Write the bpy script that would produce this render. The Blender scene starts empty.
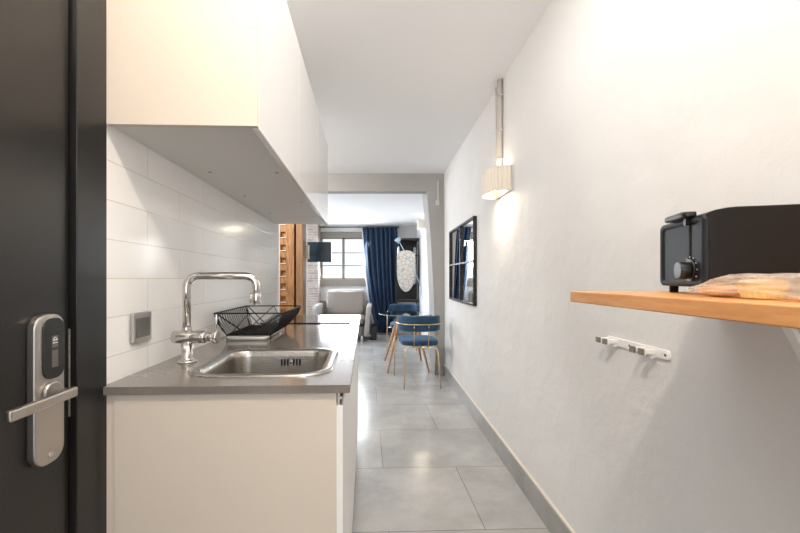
import bpy, bmesh, math, random
from mathutils import Vector, Matrix, noise
random.seed(7)
PI = math.pi
C = bpy.context.scene.collection
A = math.radians(1.92)
K = Matrix.Identity(4)                       # kitchen axes
W = Matrix.Rotation(-A, 4, 'Z')              # axes of the right wall: x = lateral, y = depth
F = 388.0
CAMZ = 1.167

# ------------------------------------------------------------------ materials
MATS = {}
def node_mat(name, color=(.8, .8, .8), rough=.5, metal=0.0, spec=.5, bump=0, bscale=40, var=0.0, vscale=5, sheen=0, trans=0, coat=0,
             emit=None, estr=0, alpha=1, stretch=None, ior=1.5):
    m = bpy.data.materials.new(name); m.use_nodes = True
    nt = m.node_tree; b = nt.nodes['Principled BSDF']
    b.inputs['Base Color'].default_value = (*color, 1)
    b.inputs['Roughness'].default_value = rough
    b.inputs['Metallic'].default_value = metal
    b.inputs['Specular IOR Level'].default_value = spec
    b.inputs['IOR'].default_value = ior
    b.inputs['Sheen Weight'].default_value = sheen
    b.inputs['Transmission Weight'].default_value = trans
    b.inputs['Coat Weight'].default_value = coat
    b.inputs['Alpha'].default_value = alpha
    if emit:
        b.inputs['Emission Color'].default_value = (*emit, 1); b.inputs['Emission Strength'].default_value = estr
    tc = nt.nodes.new('ShaderNodeTexCoord'); vec = tc.outputs['Object']
    if stretch:
        mp = nt.nodes.new('ShaderNodeMapping'); mp.inputs['Scale'].default_value = stretch
        nt.links.new(vec, mp.inputs['Vector']); vec = mp.outputs['Vector']
    if var:
        n = nt.nodes.new('ShaderNodeTexNoise'); n.inputs['Scale'].default_value = vscale; n.inputs['Detail'].default_value = 6
        nt.links.new(vec, n.inputs['Vector'])
        r = nt.nodes.new('ShaderNodeValToRGB')
        r.color_ramp.elements[0].position = .3; r.color_ramp.elements[1].position = .7
        r.color_ramp.elements[0].color = (*[c*(1-var) for c in color], 1)
        r.color_ramp.elements[1].color = (*[min(1, c*(1+var)) for c in color], 1)
        nt.links.new(n.outputs['Fac'], r.inputs['Fac']); nt.links.new(r.outputs['Color'], b.inputs['Base Color'])
    if bump:
        n2 = nt.nodes.new('ShaderNodeTexNoise'); n2.inputs['Scale'].default_value = bscale; n2.inputs['Detail'].default_value = 5
        nt.links.new(vec, n2.inputs['Vector'])
        bp = nt.nodes.new('ShaderNodeBump'); bp.inputs['Strength'].default_value = bump; bp.inputs['Distance'].default_value = .01
        nt.links.new(n2.outputs['Fac'], bp.inputs['Height']); nt.links.new(bp.outputs['Normal'], b.inputs['Normal'])
    MATS[name] = m
    return m

def brick_mat(name, axes, off, bw, bh, mortar, c1, c2, cm, rough, bumps=.3, noise_amt=0, nscale=3, rot=False, spec=.5, coloroff=.5):
    m = bpy.data.materials.new(name); m.use_nodes = True
    nt = m.node_tree; b = nt.nodes['Principled BSDF']; L = nt.links.new
    b.inputs['Roughness'].default_value = rough; b.inputs['Specular IOR Level'].default_value = spec
    tc = nt.nodes.new('ShaderNodeTexCoord'); sp = nt.nodes.new('ShaderNodeSeparateXYZ'); L(tc.outputs['Object'], sp.inputs[0])
    cb = nt.nodes.new('ShaderNodeCombineXYZ')
    for i in (0, 1):
        ad = nt.nodes.new('ShaderNodeMath'); ad.operation = 'ADD'; ad.inputs[1].default_value = off[i]
        L(sp.outputs[axes[i]], ad.inputs[0]); L(ad.outputs[0], cb.inputs[i])
    br = nt.nodes.new('ShaderNodeTexBrick'); L(cb.outputs[0], br.inputs['Vector'])
    br.offset = .5; br.inputs['Scale'].default_value = 1
    br.inputs['Brick Width'].default_value = bw; br.inputs['Row Height'].default_value = bh
    br.inputs['Mortar Size'].default_value = mortar; br.inputs['Mortar Smooth'].default_value = .3
    br.inputs['Color1'].default_value = (*c1, 1); br.inputs['Color2'].default_value = (*c2, 1); br.inputs['Mortar'].default_value = (*cm, 1)
    col = br.outputs['Color']
    hgt = br.outputs['Fac']
    if noise_amt:
        n = nt.nodes.new('ShaderNodeTexNoise'); n.inputs['Scale'].default_value = nscale; n.inputs['Detail'].default_value = 10
        n.inputs['Roughness'].default_value = .65; L(tc.outputs['Object'], n.inputs['Vector'])
        r = nt.nodes.new('ShaderNodeValToRGB'); r.color_ramp.elements[0].position = .3; r.color_ramp.elements[1].position = .72
        lo = 1-noise_amt; r.color_ramp.elements[0].color = (lo, lo, lo, 1); r.color_ramp.elements[1].color = (1, 1, 1, 1)
        L(n.outputs['Fac'], r.inputs['Fac'])
        mx = nt.nodes.new('ShaderNodeMix'); mx.data_type = 'RGBA'; mx.blend_type = 'MULTIPLY'; mx.inputs[0].default_value = 1
        L(col, mx.inputs[6]); L(r.outputs['Color'], mx.inputs[7]); col = mx.outputs[2]
    L(col, b.inputs['Base Color'])
    bp = nt.nodes.new('ShaderNodeBump'); bp.invert = True; bp.inputs['Strength'].default_value = bumps; bp.inputs['Distance'].default_value = .003
    L(hgt, bp.inputs['Height']); L(bp.outputs['Normal'], b.inputs['Normal'])
    MATS[name] = m
    return m

def wood_mat(name, dark, light, scale, rough=.5, bump=.2, gscale=6):
    m = bpy.data.materials.new(name); m.use_nodes = True
    nt = m.node_tree; b = nt.nodes['Principled BSDF']; L = nt.links.new
    b.inputs['Roughness'].default_value = rough
    tc = nt.nodes.new('ShaderNodeTexCoord'); mp = nt.nodes.new('ShaderNodeMapping'); mp.inputs['Scale'].default_value = scale
    L(tc.outputs['Object'], mp.inputs['Vector'])
    n = nt.nodes.new('ShaderNodeTexNoise'); n.inputs['Scale'].default_value = gscale; n.inputs['Detail'].default_value = 8
    n.inputs['Roughness'].default_value = .7; L(mp.outputs['Vector'], n.inputs['Vector'])
    r = nt.nodes.new('ShaderNodeValToRGB'); r.color_ramp.elements[0].position = .32; r.color_ramp.elements[1].position = .68
    r.color_ramp.elements[0].color = (*dark, 1); r.color_ramp.elements[1].color = (*light, 1)
    L(n.outputs['Fac'], r.inputs['Fac']); L(r.outputs['Color'], b.inputs['Base Color'])
    bp = nt.nodes.new('ShaderNodeBump'); bp.inputs['Strength'].default_value = bump; bp.inputs['Distance'].default_value = .004
    L(n.outputs['Fac'], bp.inputs['Height']); L(bp.outputs['Normal'], b.inputs['Normal'])
    MATS[name] = m
    return m

def plaster(name, color, bump=.25, var=.03):
    m = node_mat(name, color, rough=.75, spec=.25, var=var, vscale=1.7)
    nt = m.node_tree; b = nt.nodes['Principled BSDF']; L = nt.links.new
    tc = nt.nodes.new('ShaderNodeTexCoord')
    n1 = nt.nodes.new('ShaderNodeTexNoise'); n1.inputs['Scale'].default_value = 5; n1.inputs['Detail'].default_value = 3
    n2 = nt.nodes.new('ShaderNodeTexNoise'); n2.inputs['Scale'].default_value = 120; n2.inputs['Detail'].default_value = 3
    L(tc.outputs['Object'], n1.inputs['Vector']); L(tc.outputs['Object'], n2.inputs['Vector'])
    b1 = nt.nodes.new('ShaderNodeBump'); b1.inputs['Strength'].default_value = bump; b1.inputs['Distance'].default_value = .03
    b2 = nt.nodes.new('ShaderNodeBump'); b2.inputs['Strength'].default_value = bump; b2.inputs['Distance'].default_value = .002
    L(n1.outputs['Fac'], b1.inputs['Height']); L(n2.outputs['Fac'], b2.inputs['Height'])
    L(b1.outputs['Normal'], b2.inputs['Normal']); L(b2.outputs['Normal'], b.inputs['Normal'])
    return m

plaster('plaster_right', (.70, .695, .692), .35, .03)
plaster('plaster_white', (.80, .79, .78), .12, .015)
plaster('plaster_grey', (.36, .345, .33), .25, .06)
node_mat('dark_wall', (.10, .08, .065), .6)
node_mat('ceiling_white', (.90, .90, .91), .85, spec=.2, var=.01, vscale=1)
brick_mat('wall_tile', (1, 2), (-1.184 + 8.0, -1.167 + 2.0), .4, .1, .0011, (.92, .92, .91), (.90, .90, .89), (.68, .60, .50), .14, .35)
brick_mat('floor_tile', (0, 1), (-.105 + 9.0, -1.786 + 6.0), .9, .6, .0018, (.56, .555, .545), (.48, .477, .47), (.17, .165, .16), .21, .3, .36, 2.6)
brick_mat('skirting_tile', (1, 2), (-1.786 + 6.0, 5.0), .6, 10, .002, (.40, .395, .39), (.34, .335, .33), (.6, .57, .53), .3, .3, .3, 4)
brick_mat('brick', (0, 2), (3.0, 0), .24, .052, .007, (.46, .38, .33), (.30, .245, .21), (.50, .46, .43), .85, .8, .35, 14)
node_mat('cream_panel', (.66, .59, .51), .42, spec=.4, bump=.03, bscale=300)
node_mat('gloss_white', (.84, .83, .82), .07, spec=.6)
node_mat('door_white', (.86, .85, .84), .4, spec=.35)
node_mat('satin_white', (.80, .80, .79), .35)
node_mat('greyish_white', (.70, .69, .67), .45)  # slightly grey white for the wall cabinet body and lamp trim
node_mat('counter', (.185, .165, .148), .13, spec=.6, var=.06, vscale=90)
node_mat('steel', (.44, .42, .39), .24, metal=1, bump=.05, bscale=60, stretch=(1, 8, 1))
node_mat('brushed_steel', (.50, .47, .44), .34, metal=1, bump=.1, bscale=60, stretch=(1, 1, 12))
node_mat('chrome', (.62, .60, .58), .08, metal=1)
node_mat('black_paint', (.010, .0095, .009), .28, spec=.42, bump=.06, bscale=250)
node_mat('black_gap', (.004, .004, .004), .8)
node_mat('black_glass', (.008, .009, .011), .06, spec=.6)
node_mat('black_plastic', (.012, .012, .012), .32, spec=.5)
node_mat('black_rough', (.006, .006, .006), .6)
node_mat('dark_slot', (.002, .002, .002), .9)
node_mat('toaster_body', (.008, .0055, .004), .18, spec=.22, bump=.04, bscale=350)
node_mat('toaster_end', (.012, .015, .020), .45, spec=.22)
node_mat('grey_mark', (.55, .55, .55), .6)
node_mat('white_plastic', (.82, .81, .79), .3)
node_mat('grey_plastic', (.10, .095, .09), .4)
node_mat('tip_grey', (.22, .20, .175), .4, metal=.3)
node_mat('beige_plastic', (.70, .65, .56), .4)
wood_mat('shelf_wood', (.50, .215, .065), (.72, .36, .14), (14, 1.2, 14), .4, .1)
wood_mat('old_wood', (.12, .05, .018), (.42, .205, .07), (9, 9, 1.2), .6, .7)
wood_mat('old_wood_dark', (.13, .06, .025), (.32, .17, .075), (12, 12, 1), .6, .7)
wood_mat('leg_wood', (.42, .20, .09), (.58, .32, .17), (20, 20, 2), .45, .05)
node_mat('gold', (.72, .56, .33), .25, metal=1)
node_mat('velvet_blue', (.007, .042, .095), .75, sheen=.35, bump=.25, bscale=25, var=.45, vscale=14)
MATS['velvet_blue'].node_tree.nodes['Principled BSDF'].inputs['Sheen Tint'].default_value = (.35, .65, 1, 1)
node_mat('curtain_blue', (.003, .018, .048), .7, sheen=.25, bump=.1, bscale=60, var=.2, vscale=6)
MATS['curtain_blue'].node_tree.nodes['Principled BSDF'].inputs['Sheen Tint'].default_value = (.25, .5, 1, 1)
node_mat('sheer_white', (.8, .82, .86), .8, alpha=.75)
node_mat('clear_glass', (.93, .98, .98), .02, trans=1, ior=1.35)
node_mat('glass_edge', (.22, .36, .38), .15)
node_mat('mirror', (.86, .87, .88), .012, metal=1)
node_mat('rusty_black', (.022, .021, .021), .45, metal=.5, var=.7, vscale=50, bump=.3, bscale=80)
node_mat('window_frame', (.23, .205, .175), .5)
node_mat('frosted_pane', (.30, .32, .35), .5, emit=(.88, .94, 1.0), estr=.34, bump=.05)
node_mat('fill_pane', (.85, .87, .9), .5, emit=(.80, .90, 1.0), estr=1.3)  # glowing pane of the added side window
node_mat('leather', (.24, .205, .18), .38, spec=.5, bump=.25, bscale=9)
node_mat('leather_frame', (.34, .32, .30), .4, bump=.1, bscale=9)
node_mat('tv_screen', (.006, .018, .034), .16, spec=.5)
node_mat('conduit_paint', (.55, .52, .49), .45)
node_mat('shade_fabric', (.66, .61, .53), .8, emit=(1, .86, .66), estr=.05)
node_mat('bulb', (1, 1, 1), .5, emit=(1, .88, .70), estr=9)
node_mat('board_cover', (.66, .63, .58), .8)
node_mat('blue_white', (.30, .42, .54), .4)
node_mat('garment_grey', (.42, .46, .52), .8, bump=.3, bscale=12)
node_mat('garment_white', (.78, .80, .84), .8, bump=.3, bscale=12)
node_mat('muffin', (.62, .33, .12), .7, bump=.5, bscale=60, var=.25, vscale=30)
node_mat('muffin_cup', (.85, .70, .30), .6)
node_mat('pastry', (.72, .40, .20), .65, bump=.6, bscale=50, var=.35, vscale=25)
node_mat('plastic_film', (.97, .90, .82), .12, spec=.8, alpha=.32, bump=1, bscale=40)
node_mat('door_strike', (.50, .47, .43), .45, metal=.8, var=.4, vscale=60)
node_mat('oak_edge', (.5, .4, .3), .5)
node_mat('grout_cream', (.72, .66, .58), .7)

# voronoi stone pattern on the ironing board cover
def stone_pattern():
    nt = MATS['board_cover'].node_tree; b = nt.nodes['Principled BSDF']; L = nt.links.new
    tc = nt.nodes.new('ShaderNodeTexCoord'); v = nt.nodes.new('ShaderNodeTexVoronoi'); v.feature = 'DISTANCE_TO_EDGE'
    v.inputs['Scale'].default_value = 13; L(tc.outputs['Object'], v.inputs['Vector'])
    r = nt.nodes.new('ShaderNodeValToRGB'); r.color_ramp.elements[0].position = .03; r.color_ramp.elements[1].position = .08
    r.color_ramp.elements[0].color = (.36, .34, .31, 1); r.color_ramp.elements[1].color = (.56, .535, .50, 1)
    L(v.outputs['Distance'], r.inputs['Fac']); L(r.outputs['Color'], b.inputs['Base Color'])
stone_pattern()

# ------------------------------------------------------------------ mesh helpers
def BM(): return bmesh.new()

def merge(bm, tmp):
    me = bpy.data.meshes.new('t'); tmp.to_mesh(me); tmp.free(); bm.from_mesh(me); bpy.data.meshes.remove(me)

def box(bm, x0, x1, y0, y1, z0, z1, bev=0, seg=2, mat=None, smooth=False):
    t = bmesh.new(); bmesh.ops.create_cube(t, size=1)
    M = Matrix.Translation(((x0+x1)/2, (y0+y1)/2, (z0+z1)/2)) @ Matrix.Diagonal((abs(x1-x0), abs(y1-y0), abs(z1-z0), 1))
    bmesh.ops.transform(t, matrix=M, verts=t.verts)
    if bev: bmesh.ops.bevel(t, geom=t.edges[:], offset=bev, segments=seg, affect='EDGES', profile=.5)
    if smooth:
        for f in t.faces: f.smooth = True
    if mat is not None: bmesh.ops.transform(t, matrix=mat, verts=t.verts)
    merge(bm, t); return bm

def frames(pts, closed=False):
    n = len(pts); T = []
    for i in range(n):
        a = pts[(i-1) % n] if (closed or i > 0) else pts[i]
        b = pts[(i+1) % n] if (closed or i < n-1) else pts[i]
        T.append((b-a).normalized())
    up = Vector((0, 0, 1)) if abs(T[0].z) < .9 else Vector((1, 0, 0))
    N = [(up - T[0]*up.dot(T[0])).normalized()]
    for i in range(1, n):
        v = N[-1] - T[i]*N[-1].dot(T[i]); N.append(v.normalized())
    return T, N

def tube(bm, pts, r, seg=10, closed=False, caps=True):
    pts = [Vector(p) for p in pts]; T, N = frames(pts, closed); rings = []
    R = r if isinstance(r, (list, tuple)) else [r]*len(pts)
    for p, t, nn, rr in zip(pts, T, N, R):
        bnn = t.cross(nn)
        rings.append([bm.verts.new(p + (nn*math.cos(2*PI*k/seg) + bnn*math.sin(2*PI*k/seg))*rr) for k in range(seg)])
    m = len(rings)
    for i in range(m if closed else m-1):
        a, b = rings[i], rings[(i+1) % m]
        for k in range(seg):
            f = bm.faces.new((a[k], a[(k+1) % seg], b[(k+1) % seg], b[k])); f.smooth = True
    if caps and not closed:
        bm.faces.new(rings[0][::-1]); bm.faces.new(rings[-1])
    return bm

def bend(pts, rad, n=6):
    """round the inner corners of a polyline"""
    pts = [Vector(p) for p in pts]; out = [pts[0]]
    for i in range(1, len(pts)-1):
        p = pts[i]; a = (pts[i-1]-p); b = (pts[i+1]-p)
        r = min(rad, a.length*.49, b.length*.49); a = p + a.normalized()*r; b = p + b.normalized()*r
        for k in range(n+1):
            t = k/n; out.append(a*(1-t)**2 + p*2*t*(1-t) + b*t*t)
    out.append(pts[-1]); return out

def lathe(bm, prof, cx=0, cy=0, seg=32, mat=None):
    t = bmesh.new(); rings = []
    for (r, z) in prof:
        if r < 1e-6: rings.append([t.verts.new((cx, cy, z))])
        else: rings.append([t.verts.new((cx + r*math.cos(2*PI*k/seg), cy + r*math.sin(2*PI*k/seg), z)) for k in range(seg)])
    for a, b in zip(rings, rings[1:]):
        for k in range(seg):
            k2 = (k+1) % seg
            if len(a) == 1 and len(b) == 1: continue
            if len(a) == 1: f = t.faces.new((a[0], b[k2], b[k]))
            elif len(b) == 1: f = t.faces.new((a[k], a[k2], b[0]))
            else: f = t.faces.new((a[k], a[k2], b[k2], b[k]))
            f.smooth = True
    bmesh.ops.recalc_face_normals(t, faces=t.faces[:])
    if mat is not None: bmesh.ops.transform(t, matrix=mat, verts=t.verts)
    merge(bm, t); return bm

def cyl(bm, p0, p1, r, seg=24, bev=0):
    """solid cylinder with crisp caps between two points"""
    p0, p1 = Vector(p0), Vector(p1); d = p1-p0; L = d.length
    q = Vector((0, 0, 1)).rotation_difference(d.normalized()).to_matrix().to_4x4()
    b = bev
    prof = [(0, 0), (r-b, 0)] + ([(r, b)] if b else []) + ([(r, L-b)] if b else [(r, L)]) + [(r-b, L)]*(1 if b else 0) + [(0, L)]
    if not b: prof = [(0, 0), (r, 0), (r, 0), (r, L), (r, L), (0, L)]
    t = bmesh.new(); n = seg
    ring0 = [t.verts.new((r*math.cos(2*PI*k/n), r*math.sin(2*PI*k/n), 0)) for k in range(n)]
    ring1 = [t.verts.new((r*math.cos(2*PI*k/n), r*math.sin(2*PI*k/n), L)) for k in range(n)]
    t.faces.new(ring0[::-1]); t.faces.new(ring1)
    for k in range(n):
        f = t.faces.new((ring0[k], ring0[(k+1) % n], ring1[(k+1) % n], ring1[k])); f.smooth = True
    if bev:
        es = [e for e in t.edges if abs(e.verts[0].co.z - e.verts[1].co.z) < 1e-6]
        bmesh.ops.bevel(t, geom=es, offset=bev, segments=2, affect='EDGES', profile=.5)
    bmesh.ops.transform(t, matrix=Matrix.Translation(p0) @ q, verts=t.verts)
    merge(bm, t); return bm

def pillow(bm, c, h, e=4.0, n=10, mat=None, wob=0):
    """rounded cushion: superellipsoid-like box"""
    t = bmesh.new(); bmesh.ops.create_cube(t, size=2)
    bmesh.ops.subdivide_edges(t, edges=t.edges[:], cuts=n, use_grid_fill=True)
    for v in t.verts:
        p = v.co; k = (abs(p.x)**e + abs(p.y)**e + abs(p.z)**e)**(1/e)
        q = p/k
        if wob: q = q*(1 + wob*noise.noise(Vector((q.x*2.3+c[0]*5, q.y*2.3, q.z*2.3))))
        v.co = Vector((c[0]+q.x*h[0], c[1]+q.y*h[1], c[2]+q.z*h[2]))
    for f in t.faces: f.smooth = True
    if mat is not None: bmesh.ops.transform(t, matrix=mat, verts=t.verts)
    merge(bm, t); return bm

def rrect(x0, x1, y0, y1, r, n=8):
    out = []
    for (cx, cy, a0) in ((x1-r, y1-r, 0), (x0+r, y1-r, PI/2), (x0+r, y0+r, PI), (x1-r, y0+r, 1.5*PI)):
        for k in range(n+1):
            a = a0 + PI/2*k/n; out.append((cx + r*math.cos(a), cy + r*math.sin(a)))
    return out

def loft(bm, loops, cap0=False, cap1=False, smooth=True):
    rs = [[bm.verts.new(p) for p in l] for l in loops]; n = len(rs[0])
    for a, b in zip(rs, rs[1:]):
        for k in range(n):
            f = bm.faces.new((a[k], a[(k+1) % n], b[(k+1) % n], b[k])); f.smooth = smooth
    if cap0: bm.faces.new(rs[0][::-1])
    if cap1: bm.faces.new(rs[-1])
    bmesh.ops.recalc_face_normals(bm, faces=bm.faces[:])
    return bm

def prism(bm, outline, axis, a0, a1, bev=0):
    """extrude a closed 2-D outline along axis ('x','y','z')"""
    t = bmesh.new()
    def P(u, v, w): return {'x': (w, u, v), 'y': (u, w, v), 'z': (u, v, w)}[axis]
    l0 = [t.verts.new(P(u, v, a0)) for u, v in outline]; l1 = [t.verts.new(P(u, v, a1)) for u, v in outline]
    n = len(outline)
    t.faces.new(l0[::-1]); t.faces.new(l1)
    for k in range(n): t.faces.new((l0[k], l0[(k+1) % n], l1[(k+1) % n], l1[k]))
    bmesh.ops.recalc_face_normals(t, faces=t.faces[:])
    if bev:
        es = [e for e in t.edges if len(e.link_faces) == 2 and e.calc_face_angle(0) > .6]
        bmesh.ops.bevel(t, geom=es, offset=bev, segments=2, affect='EDGES', profile=.5)
    merge(bm, t); return bm

def sweep(bm, path, sec):
    """sweep a closed section (outward offset, z) along a horizontal path"""
    path = [Vector(p) for p in path]; n = len(path); loops = []
    for i, p in enumerate(path):
        t = (path[min(i+1, n-1)] - path[max(i-1, 0)]).normalized(); o = Vector((t.y, -t.x, 0))
        s = 1.0
        if i in (0, n-1): s = .45
        elif i in (1, n-2): s = .85
        zc = sum(z for _, z in sec)/len(sec)
        loops.append([tuple(p + o*(u*s) + Vector((0, 0, zc + (z-zc)*(.75+.25*s)))) for u, z in sec])
    loft(bm, loops, True, True); return bm

# ------------------------------------------------------------------ object helpers
ORI = {}
def link_mesh(name, bm, mat):
    me = bpy.data.meshes.new(name); bm.normal_update(); bm.to_mesh(me); bm.free()
    me.materials.append(MATS[mat])
    o = bpy.data.objects.new(name, me); C.objects.link(o); return o

def tag(o, label=None, cat=None, group=None, kind=None):
    if label: o['label'] = label
    if cat: o['category'] = cat
    if group: o['group'] = group
    if kind: o['kind'] = kind

def thing(name, label, cat, org, fr=K, group=None, rot=0):
    o = bpy.data.objects.new(name, None); C.objects.link(o); o.empty_display_size = .05
    o.matrix_world = fr @ Matrix.Translation(org) @ Matrix.Rotation(rot, 4, 'Z')
    tag(o, label, cat, group); ORI[o.name] = (fr, Vector(org)); return o

def part(name, bm, mat, parent, label=None, local=False):
    """child mesh; vertices are given in the frame coordinates of its thing (or local to its base)"""
    fr, org = ORI[parent.name]
    if not local: bmesh.ops.translate(bm, vec=-org, verts=bm.verts)
    o = link_mesh(name, bm, mat); o.parent = parent
    ORI[o.name] = (fr, org)
    if label: o['label'] = label
    return o

def solo(name, bm, mat, label, cat, org, fr=K, group=None):
    bmesh.ops.translate(bm, vec=-Vector(org), verts=bm.verts)
    o = link_mesh(name, bm, mat); o.matrix_world = fr @ Matrix.Translation(org)
    tag(o, label, cat, group); ORI[o.name] = (fr, Vector(org)); return o

def struct(name, bm, mat, fr=K, label=None):
    o = link_mesh(name, bm, mat); o.matrix_world = fr.copy(); o['kind'] = 'structure'
    if label: o['label'] = label
    ORI[o.name] = (fr, Vector((0, 0, 0))); return o

def copy_tree(o, parent=None):
    c = o.copy(); C.objects.link(c); c.parent = parent
    for ch in list(o.children): copy_tree(ch, c)
    return c

# ================================================================== ROOM SHELL
WR = .797          # right wall plane (lateral)
XL = -.653         # tiled wall plane
ZC, ZF = 2.45, 2.27
struct('floor', box(BM(), -3.3, 1.6, -1.8, 9.2, -.1, 0), 'floor_tile', K, 'grey large format floor tiles')
struct('wall_right', box(BM(), WR, WR+.15, -1.7, 8.45, 0, ZC+.1), 'plaster_right', W, 'rough plastered light wall')
struct('ceiling', box(BM(), -3.2, WR+.1, -1.7, 4.87, ZC, ZC+.1), 'ceiling_white', W)
struct('ceiling', box(BM(), -3.2, WR+.1, 4.87, 8.45, ZF, ZF+.28), 'ceiling_white', W)
# tiled kitchen wall and what continues it
struct('wall_left', box(BM(), -3.1, XL, .99, 2.905, 0, ZC), 'wall_tile', K, 'white glossy subway tiled wall')
struct('trim_1', box(BM(), XL-.01, XL+.006, 2.905, 2.918, 0, ZC), 'satin_white', K, 'white tile edge trim')
struct('wall_left', box(BM(), -.80, -.66, -1.7, -.12, 0, ZC), 'plaster_white', K)
struct('wall_left', box(BM(), -.80, -.66, -.12, .99, 2.1, ZC), 'plaster_white', K)
struct('wall_left', box(BM(), -.80, -.70, -.12, .99, 0, 2.1), 'black_gap', K)
struct('wall_back', box(BM(), -.9, WR+.1, -1.8, -1.7, 0, ZC), 'dark_wall', K)
# far room
struct('wall_left', box(BM(), -3.2, -3.1, 2.9, 8.45, 0, 1.0), 'plaster_white', W)
struct('wall_left', box(BM(), -3.2, -3.1, 2.9, 8.45, 2.1, ZC), 'plaster_white', W)
struct('wall_left', box(BM(), -3.2, -3.1, 2.9, 5.4, 1.0, 2.1), 'plaster_white', W)
struct('wall_left', box(BM(), -3.2, -3.1, 7.8, 8.45, 1.0, 2.1), 'plaster_white', W)
FD = 8.2
struct('wall_far', box(BM(), -3.2, -1.28, FD, FD+.2, 0, ZF), 'plaster_white', W)
struct('wall_far', box(BM(), -.17, WR, FD, FD+.2, 0, ZF), 'plaster_white', W)
struct('wall_far', box(BM(), -1.28, -.17, FD, FD+.2, .70, 1.01), 'plaster_white', W)
struct('wall_far', box(BM(), -1.28, -.17, FD-.02, FD+.2, 0, .70), 'brick', W, 'old brick base under the window')
struct('wall_far', box(BM(), -1.28, -.17, FD, FD+.2, 2.15, ZF), 'plaster_white', W)
struct('wall_column', box(BM(), -1.60, -1.235, FD-.35, FD, 0, ZF), 'brick', W, 'pale weathered brick pier beside the window')
# beam with pillars
struct('beam', box(BM(), -3.1, WR, 4.74, 4.87, 2.23, ZC, .004), 'plaster_grey', W, 'grey plastered ceiling beam')
bm = BM()
loft(bm, [[(x0, y0, z), (x1, y0, z), (x1, y1, z), (x0, y1, z)] for z, x0, x1, y0, y1 in
          ((0, .685, .80, 4.70, 5.17), (.11, .685, .80, 4.70, 5.17), (.9, .668, .80, 4.715, 5.17), (1.6, .635, .80, 4.73, 5.17), (2.225, .585, .80, 4.735, 5.17), (2.269, .583, .80, 4.736, 5.17))], True, True, False)
struct('pillar', bm, 'plaster_grey', W, 'leaning grey plastered pillar under the beam')
struct('baseboard_right', box(BM(), .672, WR-.012, 4.688, 4.70, 0, .12, .001), 'skirting_tile', W)
struct('wall_column', box(BM(), -3.1, -.957, 4.95, 5.17, 0, 2.27), 'plaster_white', W)
bm = box(BM(), .690, .735, 4.722, 4.738, 2.06, 2.12, .003); box(bm, .712, .728, 4.722, 4.738, 2.12, 2.36, .003)
solo('junction_box', bm, 'conduit_paint', 'small grey cable box on the leaning pillar under the beam', 'electrical box', (.71, 4.735, 2.06), W)
# skirting on the right
struct('baseboard_right', box(BM(), WR-.012, WR, -1.7, 4.70, 0, .125), 'skirting_tile', W, 'grey tile skirting')
struct('baseboard_right', box(BM(), WR-.012, WR, -1.7, 4.70, .125, .137, .001), 'grout_cream', W)
struct('baseboard_right', box(BM(), WR-.012, WR, 5.17, 8.2, 0, .125), 'skirting_tile', W)

# far window
wr = bpy.data.objects.new('window_1', None); C.objects.link(wr); wr.matrix_world = W.copy(); wr['kind'] = 'structure'
wr['label'] = 'grey framed window with frosted panes'; ORI['window_1'] = (W, Vector((0, 0, 0)))
bm = BM(); y0, y1 = FD-.03, FD+.06
box(bm, -1.28, -.17, y0, y1, 2.025, 2.15, .003); box(bm, -1.28, -.17, y0-.02, y1, 1.01, 1.145, .003)
box(bm, -1.28, -1.225, y0, y1, 1.145, 2.025); box(bm, -.225, -.17, y0, y1, 1.145, 2.025)
part('window_frame', bm, 'window_frame', wr)
for k, (a, b) in enumerate(((-1.225, -.745), (-.765, -.225))):
    bm = BM(); yy = FD+.0 if k == 0 else FD+.025
    box(bm, a, b, yy, yy+.02, 1.145, 1.175); box(bm, a, b, yy, yy+.02, 2.0, 2.025)
    box(bm, a, a+.035, yy, yy+.02, 1.145, 2.025); box(bm, b-.035, b, yy, yy+.02, 1.145, 2.025)
    for z in (1.44, 1.71): box(bm, a, b, yy+.004, yy+.018, z-.009, z+.009)
    s = part('window_sash', bm, 'window_frame', wr)
    part('window_pane', box(BM(), a+.03, b-.03, yy+.008, yy+.012, 1.17, 2.005), 'frosted_pane', s)
# unseen glowing window, added on the left to light the far room
wr2 = bpy.data.objects.new('fill_window', None); C.objects.link(wr2); wr2.matrix_world = W.copy(); wr2['kind'] = 'structure'; ORI['fill_window'] = (W, Vector((0, 0, 0)))
bm = BM(); box(bm, -3.2, -3.09, 5.4, 5.46, 1.0, 2.1); box(bm, -3.2, -3.09, 7.74, 7.8, 1.0, 2.1); box(bm, -3.2, -3.09, 6.57, 6.63, 1.0, 2.1)
box(bm, -3.2, -3.09, 5.4, 7.8, 1.0, 1.06); box(bm, -3.2, -3.09, 5.4, 7.8, 2.04, 2.1)
part('window_frame', bm, 'window_frame', wr2)
part('window_pane', box(BM(), -3.16, -3.15, 5.45, 7.75, 1.05, 2.05), 'fill_pane', wr2)

# ================================================================== ENTRANCE DOOR (left)
dr = bpy.data.objects.new('door_1', None); C.objects.link(dr); dr.location = (-.66, -.1, 0); dr['kind'] = 'structure'
dr['label'] = 'black painted metal entrance door'; ORI['door_1'] = (K, Vector((-.66, -.1, 0)))
part('door_panel', box(BM(), -.699, -.66, -.1, .884, .01, 2.08, .002), 'black_paint', dr)
bm = BM()   # lock plate
ol = rrect(.775, .850, .790, 1.095, .030, 6)
prism(bm, ol, 'x', -.660, -.642, .0035)
esc = part('lock_plate', bm, 'brushed_steel', dr, 'brushed steel electronic lock plate')
bm = BM(); prism(bm, rrect(.792, .8465, .962, 1.086, .022, 6), 'x', -.643, -.6395, .001)
rd = part('card_reader', bm, 'black_plastic', esc, 'black card reader on the lock')
bm = BM(); box(bm, -.6396, -.6390, .812, .828, .985, 1.020); box(bm, -.6396, -.6390, .812, .828, 1.026, 1.05)
part('reader_window', bm, 'grey_plastic', esc)
bm = BM()
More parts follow.
